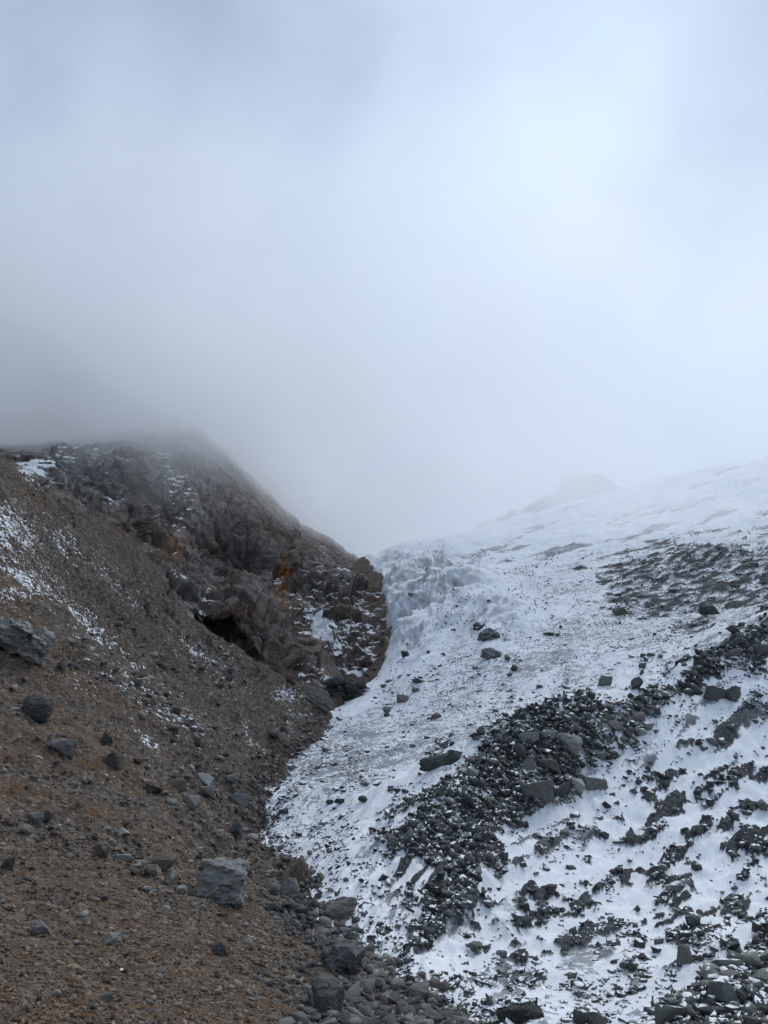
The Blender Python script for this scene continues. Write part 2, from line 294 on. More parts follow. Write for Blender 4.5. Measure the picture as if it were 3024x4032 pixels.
c = n.mix(n.math('MULTIPLY', n.attr('rust'), n.ss(0.35, 0.6, n.noise(0.5, 4, 0.6, stretch=((0, 0, 0), (2, 2, 0.25))))), c, (0.26, 0.115, 0.036))
sn = n.math('ADD', n.noise(0.42, 6, 0.72, stretch=((0, R(14), 0), (0.5, 0.5, 2.0)), off=(7, 3, 2)), n.math('MULTIPLY', n.ss(0.25, 0.8, n.nz()), 0.16))
sf = n.ss(0.0, 0.03, n.math('SUBTRACT', sn, n.math('SUBTRACT', 0.86, n.math('MULTIPLY', n.attr('snow'), 0.42))))
c = n.mix(sf, c, SNOW); t.links.new(c, b.inputs['Base Color'])
t.links.new(n.bump(n.math('ADD', a2, n.math('MULTIPLY', a3, 0.35)), 1.0, 0.9), b.inputs['Normal'])

# loose stones: one material for the masses (tint stored per stone), several for single boulders
def stone_mat(name, dark, midc, pale, attr=None, snow=0.0, sscale=1.0, wet=0.9):
    m, t, b = mat(name); n = N(t)
    r = n.attr(attr) if attr else n.rnd()
    tx = n.noise(2.2 * sscale, 5, 0.65, stretch=((0.5, 0.3, 0), (1, 1, 2.2)))
    f = n.math('ADD', n.math('MULTIPLY', r, 0.62), n.math('MULTIPLY', tx, 0.42), clamp=True)
    c = n.ramp(f, [(0.15, dark), (0.55, midc), (0.95, pale)])
    c = n.mix(n.ss(0.55, 0.8, n.noise(7 * sscale, 3, 0.7, off=(3, 3, 3))), c, n.mix(0.5, c, (0.16, 0.16, 0.15)))
    c = n.mix(n.math('MULTIPLY', n.ss(0.48, 0.7, n.noise(0.9 * sscale, 4, 0.65, off=(2, 9, 5))), 0.45), c, n.mix(0.5, c, (0.10, 0.072, 0.045)))
    c = n.mix(n.math('MULTIPLY', n.ss(0.60, 0.66, n.noise(4.5 * sscale, 4, 0.6, off=(8, 8, 1))), 0.5), c, (0.20, 0.205, 0.18))
    if snow > 0:
        s = n.math('ADD', n.noise(1.4, 4, 0.7, off=(6, 1, 8)), n.math('MULTIPLY', n.ss(0.45, 0.95, n.nz()), 0.30))
        c = n.mix(n.ss(0.0, 0.05, n.math('SUBTRACT', s, 0.98 - 0.3 * snow)), c, SNOW)
    t.links.new(c, b.inputs['Base Color']); b.inputs['Roughness'].default_value = wet
    t.links.new(n.bump(n.math('ADD', tx, n.math('MULTIPLY', n.noise(9 * sscale, 3, 0.6), 0.4)), 0.7, 0.08), b.inputs['Normal'])
    return m
m_peb = stone_mat('mixed scree stones', (0.050, 0.033, 0.021), (0.165, 0.108, 0.068), (0.38, 0.285, 0.205), 'tint')
m_grs = stone_mat('grey scree stones', (0.042, 0.040, 0.038), (0.12, 0.112, 0.10), (0.30, 0.28, 0.25), 'tint')
m_deb = stone_mat('dark moraine stones', (0.022, 0.026, 0.027), (0.070, 0.078, 0.076), (0.20, 0.21, 0.19), 'tint', 0.75)
m_ims = stone_mat('stones frozen in snow', (0.035, 0.039, 0.041), (0.085, 0.092, 0.093), (0.20, 0.205, 0.195), 'tint', 0.95)
m_bg = stone_mat('grey boulder', (0.054, 0.052, 0.048), (0.132, 0.128, 0.116), (0.25, 0.24, 0.215))
m_bt = stone_mat('tan boulder', (0.05, 0.040, 0.032), (0.115, 0.092, 0.074), (0.23, 0.19, 0.155))
m_bp = stone_mat('pale boulder', (0.106, 0.108, 0.102), (0.22, 0.222, 0.205), (0.34, 0.335, 0.305))
m_bd = stone_mat('dark boulder', (0.030, 0.033, 0.034), (0.080, 0.085, 0.084), (0.17, 0.175, 0.165))
m_bm = stone_mat('moraine boulder', (0.040, 0.046, 0.045), (0.125, 0.135, 0.124), (0.26, 0.265, 0.232), None, 0.55)
m_bs = stone_mat('snow dusted boulder', (0.035, 0.039, 0.042), (0.09, 0.097, 0.10), (0.18, 0.19, 0.19), None, 0.8)
m_pink = stone_mat('pinkish boulder', (0.12, 0.10, 0.095), (0.19, 0.165, 0.155), (0.24, 0.21, 0.20))

# ------------------------------------------------------------------ mesh helpers
def link(name, v, f, m, attrs=None, smooth=True, kind=None, label=None, cat=None, group=None):
    me = bpy.data.meshes.new(name); v = np.asarray(v, np.float32); f = np.asarray(f, np.int32); k = f.shape[1]
    me.vertices.add(len(v)); me.vertices.foreach_set('co', v.ravel())
    me.loops.add(f.size); me.loops.foreach_set('vertex_index', f.ravel())
    me.polygons.add(len(f)); me.polygons.foreach_set('loop_start', np.arange(0, f.size, k, dtype=np.int32))
    me.update(calc_edges=True)
    if smooth: me.polygons.foreach_set('use_smooth', np.ones(len(f), bool))
    for nme, val in (attrs or {}).items():
        a = me.attributes.new(nme, 'FLOAT', 'POINT'); a.data.foreach_set('value', np.asarray(val, np.float32))
    me.materials.append(m); o = bpy.data.objects.new(name, me); col.objects.link(o)
    for kk, x in (('kind', kind), ('label', label), ('category', cat), ('group', group)):
        if x: o[kk] = x
    return o
def grid_faces(na, nr):
    i = np.arange(na * nr).reshape(na, nr)
    return np.stack([i[:-1, :-1].ravel(), i[1:, :-1].ravel(), i[1:, 1:].ravel(), i[:-1, 1:].ravel()], 1)
def submesh(keep_face, faces, V, attrs):
    f = faces[keep_face]; used = np.unique(f); mp = np.full(len(V), -1); mp[used] = np.arange(len(used))
    return V[used], mp[f], {k: a[used] for k, a in attrs.items()}

# ------------------------------------------------------------------ scree slope and glacier
Fg = grid_faces(NA, NR); Sg = S[Fg]
ochre = blobs(U0, V0, [(150, 3060, 420, 150, 25, 1.0), (250, 2620, 330, 75, 38, 1.0), (300, 3250, 350, 80, 30, 0.6), (120, 2750, 150, 100, 30, 0.7), (60, 2480, 120, 90, 20, 0.9), (300, 3500, 300, 60, 30, 0.4), (900, 2880, 220, 60, 20, 0.6), (250, 2080, 180, 90, 40, 0.6), (560, 2850, 140, 50, 30, 0.6), (600, 3430, 260, 60, 35, 0.6), (700, 3950, 700, 80, 3, 0.35), (50, 3640, 60, 40, 0, 0.8), (1000, 2440, 60, 60, 0, 0.3)])
rub = np.clip(blobs(U0, V0, [(850, 3050, 260, 260, 25, 0.9), (950, 3350, 180, 160, 0, 0.8), (500, 2700, 420, 110, 35, 0.7), (650, 2480, 480, 130, 38, 0.75), (300, 2250, 400, 140, 38, 0.8), (760, 2560, 300, 80, 38, 0.95), (1100, 2850, 150, 120, 20, 0.8), (230, 3300, 300, 60, 15, 0.6), (450, 3330, 220, 60, 25, 0.6), (1350, 3950, 330, 110, 25, 1.0), (1250, 3650, 160, 140, 0, 1.0), (650, 3480, 130, 60, 40, 0.7)]) + 0.25 * sstep(-6, 0, S), 0, 1)
ssnow = blobs(U0, V0, [(20, 2120, 130, 130, 30, 0.95), (150, 2330, 190, 70, 38, 0.9), (330, 2470, 150, 50, 38, 0.85), (250, 2150, 130, 60, 45, 0.65), (110, 1890, 90, 30, 40, 0.9), (60, 2380, 90, 40, 20, 0.95), (450, 2640, 300, 90, 38, 0.50), (800, 2620, 200, 50, 38, 0.62), (890, 2700, 60, 120, 10, 0.55), (700, 2820, 160, 70, 25, 0.5), (1130, 2760, 70, 40, 15, 0.8), (300, 2700, 120, 30, 40, 0.5), (1150, 2870, 80, 90, 30, 0.45), (970, 2935, 22, 60, -15, 1.0), (420, 2300, 200, 60, 40, 0.45), (600, 2940, 120, 25, 40, 0.6), (1000, 2980, 130, 25, 38, 0.55), (1350, 3720, 60, 60, 0, 0.55), (1180, 3580, 60, 40, 0, 0.5)])
rn = (rill - rill.mean()) / rill.std(); rub = np.clip(rub + 0.5 * sstep(0.1, 1.1, -rn) * sstep(40, 60, RR), 0, 1); ochre = ochre * (1 - 0.5 * sstep(0.1, 1.1, -rn)); ssnow = ssnow * (0.80 + 0.32 * np.clip(-rn, -1, 1))
v_, f_, a_ = submesh(Sg.min(1) < 5.0, Fg, np.stack([XX, YY, zs], 1), {'ochre': ochre, 'rubble': rub, 'snow': ssnow})
scree = link('scree_slope', v_, f_, m_scree, a_, kind='structure', label='brown stony scree slope falling to the edge of the glacier')
deb = 0.47 + 0.10 * fbm(P0 * 0.06 + 7, 3) + 0.12 * blobs(U0, V0, [(1500, 2950, 500, 250, -20, 1), (2300, 2550, 700, 120, -15, 1)])
deb = deb * (1 - face) + face * (0.10 + 0.95 * sstep(0.03, 0.30, patch) + 0.16 * sstep(-0.1, 0.3, patch))
deb = np.maximum(deb, blobs(U0, V0, [(1700, 2520, 130, 60, -30, 0.3), (2050, 2255, 130, 40, 15, 0.55), (2250, 2290, 120, 30, -10, 0.45), (2550, 2330, 260, 120, 0, 0.45), (2300, 3850, 130, 160, 60, 0.62), (2250, 3780, 90, 80, 0, 0.7), (1550, 3300, 250, 70, -25, 0.5), (1350, 3450, 160, 100, -35, 0.45), (1900, 3600, 70, 200, 20, 0.55), (2500, 3000, 80, 40, -40, .5)]))
deb = np.maximum(deb, mor * (0.55 + 0.45 * sstep(-0.25, 0.1, fbm(P0 * 0.3 + 3, 4)))); deb = np.maximum(deb, hmk * (0.74 + 0.4 * hum2))
deb = np.maximum(deb * (1 - 0.5 * low), low * (0.25 + 0.75 * sstep(-0.25, 0.12, streak)))
deb *= 1 - 0.7 * np.clip(icefall, 0, 1); deb *= 1 - 0.4 * sstep(225, 330, RR); deb += 0.30 * sstep(215, 260, RR) * sstep(0.1, 0.5, fbm(np.stack([(U0 * 0.96 - V0 * -0.28) / 260, (V0 * 0.96 + U0 * 0.28) / 26, 0 * U0], 1), 4, 0.6))
deb *= 1 - blobs(U0, V0, [(1590, 2560, 90, 170, 10, 0.8), (1420, 2770, 160, 40, -25, 0.9), (1560, 3140, 260, 40, -32, 0.6), (1400, 3650, 70, 170, 35, 0.7), (2600, 3560, 160, 30, -10, 0.6), (1650, 3800, 120, 80, 0, .5), (2350, 3200, 60, 150, 30, 0.85), (1990, 3720, 40, 200, 10, 0.8)])
corner = inpoly(U0 + 40 * fbm(P0 * 0.4, 2), V0, [(2600, 4060), (3060, 3700), (3300, 3700), (3300, 4300), (2600, 4300)])
deb = np.where(corner, 0.8, deb)
v_, f_, a_ = submesh((Sg.max(1) > -0.9) & ~((hole[Fg].max(1) > 1.0) & (Sg.min(1) < 0.35)), Fg, np.stack([XX, YY, zi], 1), {'debris': deb, 'bare_ice': np.clip(icefall * 1.3, 0, 1)})
glacier = link('glacier', v_, f_, m_ice, a_, kind='structure', label='snow dusted glacier strewn with dark rubble')

# ------------------------------------------------------------------ the cliff
CL = [(-700,1690,235),(-700,1800,140),(-400,1720,250),(-400,1900,125),(0,1735,240),(0,1800,170),(0,1950,126),(150,1900,146),(300,1745,228),(300,1880,188),(300,2010,150),(400,1850,196),(450,2000,176),(450,2120,156),(500,1880,196),(500,2080,166),
 (535,1900,214),(560,2080,196),(560,2250,163),(620,2200,180),(700,1690,272),(700,1900,230),(700,2100,200),(700,2300,174),(700,2480,158),(820,1740,270),(950,1860,265),(1080,1970,262),(1200,2070,258),(1330,2140,256),(1400,2190,253),(1490,2255,250),
 (900,2000,236),(850,2150,216),(1000,2150,228),(1060,2250,220),(920,2250,212),(850,2300,188),(1000,2310,195),(1100,2400,186),(1000,2450,174),(830,2420,170),(1150,2550,169),(1000,2620,158),(1170,2680,156),(880,2540,168),(940,2570,166),
 (1200,2300,214),(1300,2400,206),(1400,2300,224),(1480,2400,212),(1500,2520,194),(1300,2600,182),(1400,2660,172),(1250,2760,152),(1220,2500,192),(1110,2330,214),(1600,2400,235),(1600,2600,200),(800,2700,152),(1200,2900,150),(400,2300,146),(0,2100,124)]
cl = np.array(CL, float); cl_tps = TPS(cl[:, :2] / 1000, np.log(cl[:, 2]), 1e-4)
sil = np.array([(-900,1690),(-300,1705),(0,1735),(150,1738),(300,1712),(450,1688),(600,1662),(700,1650),(770,1668),(820,1708),(880,1765),(950,1840),(1000,1885),(1080,1960),(1200,2070),(1330,2140),(1400,2190),(1480,2245),(1515,2330),(1560,2420),(1660,2480)], float)
bot = np.array([(-900,2050),(0,2000),(145,2040),(300,2150),(446,2240),(560,2360),(640,2500),(784,2600),(922,2700),(1100,2810),(1290,2900),(1400,2830),(1500,2760),(1560,2660),(1660,2600)], float)
cu = np.concatenate([np.linspace(-900, -150, 60)[:-1], np.linspace(-150, 1660, 520)]); ncu = len(cu); nv = 330; nb = 24
jag = 14 * fbm(np.stack([cu * 0.012, 0 * cu, 0 * cu], 1), 5, 0.6)
vt, vb = np.interp(cu, sil[:, 0], sil[:, 1]) + jag, np.interp(cu, bot[:, 0], bot[:, 1])
tt = np.linspace(0, 1, nv)
CUg = np.repeat(cu, nv); CVg = (vt[:, None] + (vb - vt)[:, None] * tt[None, :]).ravel(); TTg = np.tile(tt, ncu)
LD = cl_tps(np.stack([CUg, CVg], 1) / 1000)
LD += 0.30 * np.exp(-(TTg * (vb - vt).repeat(nv) / 28.0))            # the top rolls back over the crest
Dg = np.exp(LD); Cp = np.stack([(CUg - CU), F * cP + (CVg - CV) * sP, F * sP - (CVg - CV) * cP], 1); Cp = Cp / Cp[:, 1:2] * Dg[:, None]
dip = np.stack([Cp[:, 0] * 0.05, Cp[:, 1] * 0.05, (Cp[:, 2] + 0.18 * Cp[:, 0]) * 0.28], 1)
gul = np.stack([(Cp[:, 0] + 0.25 * Cp[:, 2]) * 0.075, Cp[:, 1] * 0.03, Cp[:, 2] * 0.022], 1)
wq = Cp + 1.1 * np.stack([fbm(Cp * 0.12, 3), fbm(Cp * 0.12 + 30, 3), fbm(Cp * 0.12 + 60, 3)], 1)
bed = Cp[:, 2] + 0.22 * Cp[:, 0] + 2.6 * fbm(Cp * 0.06 + 21, 4); saw = np.mod(bed / 4.2, 1.0); saw2 = np.mod(bed / 1.5 + 0.4 * fbm(Cp * 0.2, 2), 1.0)
ledge = (1.5 * (saw ** 1.6 - 0.4) * sstep(-0.2, 0.3, fbm(Cp * 0.05 + 5, 3)) + 0.8 * (saw2 - 0.5)) * (0.5 + 0.8 * sstep(-60, -10, Cp[:, 0]))
wr = np.stack([wq[:, 0] * 0.9 + wq[:, 2] * 0.35, wq[:, 1] * 0.8, wq[:, 2] * 0.62 - 0.2 * wq[:, 0]], 1)
f1, e1 = facet(wr * 0.11, 3, 1.0, True); f2, e2 = facet(wr * 0.27, 9, 0.8, True); f3 = facet(wr * 0.8, 17, 1.2); f4 = facet(wr * 1.9, 23, 1.2)
disp = ledge + 2.6 * (fbm(gul, 4, 0.5, ridged=True) - 0.5) + 2.4 * f1 + 1.0 * f2 + 0.20 * f3 + 0.07 * f4 - 1.6 * (1 - sstep(0, 0.07, e1)) - 0.7 * (1 - sstep(0, 0.08, e2)) + 0.35 * fbm(Cp * 0.6 + 3, 4, 0.55)
tone = np.clip(0.5 + 0.45 * facet(wr * 0.27, 9, 0.0) + 0.35 * facet(wr * 0.8, 17, 0.0) + 0.35 * facet(wr * 1.9, 23, 0.0), 0, 1)
disp *= (sstep(0.0, 0.30, TTg) * 0.85 + 0.15) * (0.35 + 0.65 * sstep(-50, 350, CUg))
cave = blobs(CUg, CVg, [(860, 2500, 130, 50, 22, 1.0), (930, 2560, 90, 60, 32, 1.0)])
rec = blobs(CUg, CVg, [(980, 2165, 170, 75, 25, 1.6), (1120, 2660, 60, 40, 40, .5), (1150, 2480, 30, 70, -25, 0.7)])
Gs = Cp.reshape(ncu, nv, 3); nn = np.cross(np.gradient(Gs, axis=0), np.gradient(Gs, axis=1)).reshape(-1, 3)
nn /= np.linalg.norm(nn, axis=1)[:, None]; ray = Cp / np.linalg.norm(Cp, axis=1)[:, None]; nn *= np.sign(-(nn * ray).sum(1))[:, None]
Cp = Cp + nn * (disp - 6 * rec)[:, None] + ray * (9 * sstep(0.20, 0.85, cave + 0.25 * fbm(Cp * 0.25, 3)))[:, None]
# behind the crest the rock falls away
G = Cp.reshape(ncu, nv, 3); back = np.stack([G[:, 0] + np.array([0, 1.6, -1.0])[None] * (k ** 1.4) * 1.2 for k in range(nb, 0, -1)], 1)
G = np.concatenate([back, G], 1).reshape(-1, 3); nvv = nv + nb
pad = lambda a: np.concatenate([np.repeat(a.reshape(ncu, nv)[:, :1], nb, 1), a.reshape(ncu, nv)], 1).ravel()
CUp, CVp = pad(CUg), pad(CVg)
c_snow = np.clip(0.05 + blobs(CUp, CVp, [(1350, 2480, 220, 180, 30, 0.66), (1300, 2300, 160, 120, 30, 0.4), (700, 2000, 120, 200, -20, 0.35), (1400, 2640, 120, 70, 20, 0.72), (680, 1900, 60, 140, -30, 0.55), (300, 1830, 250, 90, 10, 0.36), (120, 1880, 90, 50, 30, 0.75), (1250, 2720, 120, 50, 20, 0.6), (800, 2400, 25, 90, 20, 0.75), (1180, 2440, 26, 70, -25, 0.9), (680, 2300, 60, 60, 0, .45), (450, 1990, 120, 50, 0, 0.42), (1100, 2260, 30, 30, 0, .5), (600, 2100, 60, 160, 0, .36)])
   + 1.6 * inpoly(CUp, CVp, [(1222, 2435), (1270, 2440), (1298, 2505), (1318, 2585), (1272, 2560), (1238, 2540), (1205, 2565), (1200, 2510)]), 0, 1.8)
c_rust = blobs(CUp, CVp, [(1115, 2290, 26, 120, 8, 1.3), (1080, 2370, 60, 30, -20, 0.6), (660, 2190, 50, 50, -40, 0.8), (840, 2150, 6, 60, 8, 0.8), (600, 2280, 40, 120, -15, 0.6), (1450, 2350, 60, 120, 0, 0.25), (1000, 2450, 200, 60, 0, 0.2), (930, 2290, 40, 30, 0, 0.5), (1180, 2220, 60, 60, 0, .3)])
c_grey = blobs(CUp, CVp, [(440, 1930, 70, 80, 20, 1.0), (250, 1850, 200, 70, 20, 0.6), (760, 2270, 80, 120, 20, 0.4), (1000, 2390, 120, 50, 20, 0.3)])
c_shade = blobs(CUp, CVp, [(970, 2165, 200, 85, 20, 1.1), (860, 2520, 90, 70, 0, 0.6), (1170, 2640, 80, 60, 40, 0.4)])  # painted shade: rock colour darkened under the overhang and in the cave
cliff = link('cliff', G, grid_faces(ncu, nvv), m_cliff, smooth=False, attrs= {'snow': c_snow, 'rust': c_rust, 'grey': c_grey, 'dark': c_shade, 'tone': pad(tone)}, kind='structure', label='dark rocky cliff rising into the cloud above the scree')

# mountains in the cloud behind
def ridge(name, line, depth, label, foot, seed, cols=160, rows=60, snow=0.0):
    L = np.array(line, float); u = np.linspace(L[0, 0], L[-1, 0], cols); v = np.interp(u, L[:, 0], L[:, 1]) + 16 * fbm(np.stack([u * 0.01, 0 * u + seed, 0 * u], 1), 4, 0.6)
    D = np.interp(u, L[:, 0], L[:, 2]); top = np.array([P(a, c, d) for a, c, d in zip(u, v, D)]); s = np.linspace(0, 1, rows)
    base = top * np.array([1, 1, 0]) + np.array([0, -depth, foot]); back = top * np.array([1, 1, 0]) + np.array([0, depth * 0.8, foot])
    fr = top[:, None] + (base - top)[:, None] * s[None, :, None]; bk = top[:, None] + (back - top)[:, None] * np.linspace(1, 0, 12)[:-1][None, :, None]
    V = np.concatenate([bk, fr], 1).reshape(-1, 3)
    d = 9 * (fbm(V * 0.02 + seed, 4, 0.5, ridged=True) - 0.5) + 3 * fbm(V * 0.08 + seed, 4)
    V[:, 1] -= d * 1.3; V[:, 2] += 0.3 * d
    nn = len(V); return link(name, V, grid_faces(cols, rows + 11), m_cliff, {'snow': np.full(nn, snow), 'rust': np.zeros(nn), 'grey': np.full(nn, 0.3), 'dark': np.zeros(nn), 'tone': np.full(nn, 0.5)}, kind='structure', label=label)
ridge('mountain', [(-1500, 600, 345), (-500, 950, 345), (0, 1270, 345), (250, 1390, 345), (450, 1530, 350), (650, 1680, 355), (900, 1850, 360)], 60, 'dark mountainside lost in the cloud above the cliff', 0, 3)
ridge('far_peak', [(1950, 2180, 570), (2080, 2060, 570), (2140, 1960, 568), (2220, 1900, 566), (2300, 1885, 566), (2400, 1915, 566), (2520, 1960, 570)], 60, 'faint dark rock peak behind the upper snowfield', 40, 8, snow=0.15)
ridge('far_ridge', [(1700, 2230, 470), (1850, 2110, 470), (2000, 2020, 465), (2080, 2000, 465), (2200, 1985, 465), (2300, 2000, 465)], 50, 'low rocky ridge beyond the head of the glacier', 30, 12, snow=0.5)

# ------------------------------------------------------------------ rock shapes
def ico(sub):
    t = (1 + 5 ** .5) / 2
    v = [(-1,t,0),(1,t,0),(-1,-t,0),(1,-t,0),(0,-1,t),(0,1,t),(0,-1,-t),(0,1,-t),(t,0,-1),(t,0,1),(-t,0,-1),(-t,0,1)]
    f = [(0,11,5),(0,5,1),(0,1,7),(0,7,10),(0,10,11),(1,5,9),(5,11,4),(11,10,2),(10,7,6),(7,1,8),(3,9,4),(3,4,2),(3,2,6),(3,6,8),(3,8,9),(4,9,5),(2,4,11),(6,2,10),(8,6,7),(9,8,1)]
    v = [np.array(a, float) / math.sqrt(1 + t * t) for a in v]
    for _ in range(sub):
        c = {}; nf = []
        def mid(a, b):
            k = (min(a, b), max(a, b))
            if k not in c: m = v[a] + v[b]; v.append(m / np.linalg.norm(m)); c[k] = len(v) - 1
            return c[k]
        for a, b_, d in f:
            x, y, z = mid(a, b_), mid(b_, d), mid(d, a); nf += [(a, x, z), (b_, y, x), (d, z, y), (x, y, z)]
        f = nf
    return np.array(v), np.array(f)
import bmesh
def hull(seed, npts, shape=(1, 1, 1), bevel=0.0, fine=0, rough=0.03, push=0.55):
    g = np.random.default_rng(seed); p = g.uniform(-1, 1, (npts, 3)); m = np.abs(p).max(1)[:, None]; p = p * (1 - push) + p / m * push
    if push >= .8: p = np.concatenate([np.array([(a, b_, c) for a in (-1, 1) for b_ in (-1, 1) for c in (-1, 1)]) * g.uniform(0.62, 1.0, (8, 3)), p[:7] * 1.02])
    bm = bmesh.new()
    for q_ in p: bm.verts.new(q_ * 0.5)
    r = bmesh.ops.convex_hull(bm, input=bm.verts); bmesh.ops.delete(bm, geom=list({e for e in r['geom_interior'] + r['geom_unused'] if isinstance(e, bmesh.types.BMVert)}), context='VERTS')
    bmesh.ops.dissolve_limit(bm, angle_limit=R(9), verts=bm.verts, edges=bm.edges)
    if bevel: bmesh.ops.bevel(bm, geom=list(bm.edges), offset=bevel, segments=1, affect='EDGES', profile=0.6)
    bmesh.ops.triangulate(bm, faces=bm.faces)
    for _ in range(fine):
        bmesh.ops.subdivide_edges(bm, edges=bm.edges, cuts=1, use_grid_fill=True); bmesh.ops.triangulate(bm, faces=bm.faces)
    bm.verts.ensure_lookup_table(); bm.normal_update()
    V = np.array([v.co for v in bm.verts]); Nn = np.array([v.normal for v in bm.verts])
    if fine: V = V + Nn * (rough * (fbm(V * 3.5 + seed, 4, 0.6) + 0.9 * facet(V * 4.0 + seed, seed % 200)))[:, None]
    lo, hi = V.min(0), V.max(0); V = ((V - lo) / (hi - lo) - 0.5) * np.array(shape)
    f = np.array([[v.index for v in q_.verts] for q_ in bm.faces]); bm.free(); return V, f
def rotm(n, g, tilt=1.0):
    a, b_, c = g.uniform(0, 2 * np.pi, n), g.normal(size=n) * 0.45 * tilt, g.normal(size=n) * 0.45 * tilt
    ca, sa, cb, sb, cc, s_c = np.cos(a), np.sin(a), np.cos(b_), np.sin(b_), np.cos(c), np.sin(c)
    Z, O = np.zeros(n), np.ones(n)
    m = lambda *r: np.stack([np.stack(x, -1) for x in r], -2)
    return m((cb, Z, sb), (Z, O, Z), (-sb, Z, cb)) @ m((O, Z, Z), (Z, cc, -s_c), (Z, s_c, cc)) @ m((ca, -sa, Z), (sa, ca, Z), (Z, Z, O))
def pick(weight, n, g):                                # cells of the terrain, by how much of the photograph they fill
    w = PXA * weight; w = w / w.sum(); i = g.choice(len(w), n, p=w); ia, ir = np.divmod(i, NR)
    az = az_g[ia] + g.uniform(-.5, .5, n) * np.gradient(az_g)[ia]; lr = lr_g[ir] + g.uniform(-.5, .5, n) * np.gradient(lr_g)[ir]
    return i, np.stack([np.sin(az) * np.exp(lr), np.cos(az) * np.exp(lr), ZT[i]], 1)
SMALL = [hull(50 + k, 9 + k % 4, (2, RNG.uniform(1.1, 1.9), RNG.uniform(.6, 1.4))) for k in range(16)]
def mass(name, weight, n, smin, smax, power, m, label, seed, sink=0.25, minpx=4.0, tilt=1.0):
    g = np.random.default_rng(seed); i, p = pick(weight, n, g)
    size = smin * (1 - g.uniform(0, 1, n) * (1 - (smin / smax) ** power)) ** (-1 / power)
    size = np.maximum(size, minpx * RR[i] / F * g.uniform(.8, 1.5, n)) * 0.5
    p[:, 2] += size * (0.35 - sink); kk = g.integers(0, len(SMALL), n); M = rotm(n, g, tilt) * size[:, None, None]; tint = g.uniform(0, 1, n)
    V, Fc, T, o = [], [], [], 0
    for k, (B, bf) in enumerate(SMALL):
        j = np.nonzero(kk == k)[0]; w = np.einsum('nij,vj->nvi', M[j], B) + p[j][:, None]
        V.append(w.reshape(-1, 3)); Fc.append((bf[None] + len(B) * np.arange(len(j))[:, None, None]).reshape(-1, 3) + o); T.append(np.repeat(tint[j], len(B))); o += w.shape[0] * w.shape[1]
    return link(name, np.concatenate(V), np.concatenate(Fc), m, {'tint': np.concatenate(T)}, smooth=False, kind='stuff', label=label)
isS = (S < -0.2); isI = (S > 0.3)
notcl = ~((UT > 560) & (VT < 2500) & isS) * 1.0
mass('scree_stones', isS * notcl * (0.35 + 0.65 * (VT > 3300)) * (1 - 0.6 * np.clip(ochre, 0, 1)), 19000, 0.06, 0.34, 2.2, m_peb, 'loose brown and grey stones covering the scree slope', 21)
mass('rubble_stones', isS * notcl * (rub ** 1.3 + 0.04), 9000, 0.09, 0.6, 2.0, m_grs, 'grey rubble spread along the scree beside the glacier', 22)
mass('moraine_rubble', isI * (mor + 0.5 * hmk + 0.8 * corner), 14000, 0.13, 0.9, 1.7, m_deb, 'dark angular rubble of the moraine ridge', 23, tilt=1.6)
mass('glacier_stones', isI * (1 - mor) * (deb + 0.04) * (RR < 260) * (1 - 0.75 * face) * sstep(-0.25, 0.45, fbm(np.stack([pa / 160, pb / 60, 0 * pa], 1) + 70, 5, 0.65)) ** 1.5 * (1 - 0.8 * icefall), 15000, 0.12, 0.9, 1.7, m_ims, 'small dark stones frozen into the snowy glacier', 24, sink=0.5, minpx=5.0)

mass('edge_stones', np.exp(-((S + 0.2) / 1.3) ** 2) * (RR < 150), 5000, 0.12, 0.9, 1.6, m_grs, 'wet grey rubble along the edge of the ice', 25, tilt=1.4)
# ------------------------------------------------------------------ single boulders
def rock_mesh(name, V, f, m, smooth=False):
    V = V.copy(); V[:, 2] -= V[:, 2].min(); o = link(name, V, f, m, smooth=smooth); me = o.data; bpy.data.objects.remove(o); return me
def sharp(me):
    for e in me.polygons: e.use_smooth = True
    try: me.set_sharp_from_angle(angle=R(24))
    except Exception: pass
HULLS = [hull(300 + k, 10 + k % 6, (1, RNG.uniform(.6, 1), RNG.uniform(.32, .8)), bevel=0.022, push=0.1 + 0.05 * (k % 8)) for k in range(18)]
MESHES = {}
def variant(m, k):
    if (m.name, k) not in MESHES: MESHES[(m.name, k)] = rock_mesh('rock', *HULLS[k], m)
    return MESHES[(m.name, k)]
TAKEN = []
def clear(p, r):
    for (q_, w) in TAKEN:
        if (q_[0] - p[0]) ** 2 + (q_[1] - p[1]) ** 2 + (q_[2] - p[2]) ** 2 < (0.42 * (r + w)) ** 2: return False
    return True
def put(name, me, loc, scale, rot, label, cat, group=None):
    o = bpy.data.objects.new(name, me); col.objects.link(o); o.location = loc; o.scale = scale; o.rotation_euler = rot
    o['label'] = label; o['category'] = cat
    if group: o['group'] = group
    return o
_vis = np.nonzero(PXA > 0)[0]
def ground(u, v):
    k = _vis[np.argmin((UT[_vis] - u) ** 2 + (VT[_vis] - v) ** 2)]; return PT[k], RR[k]
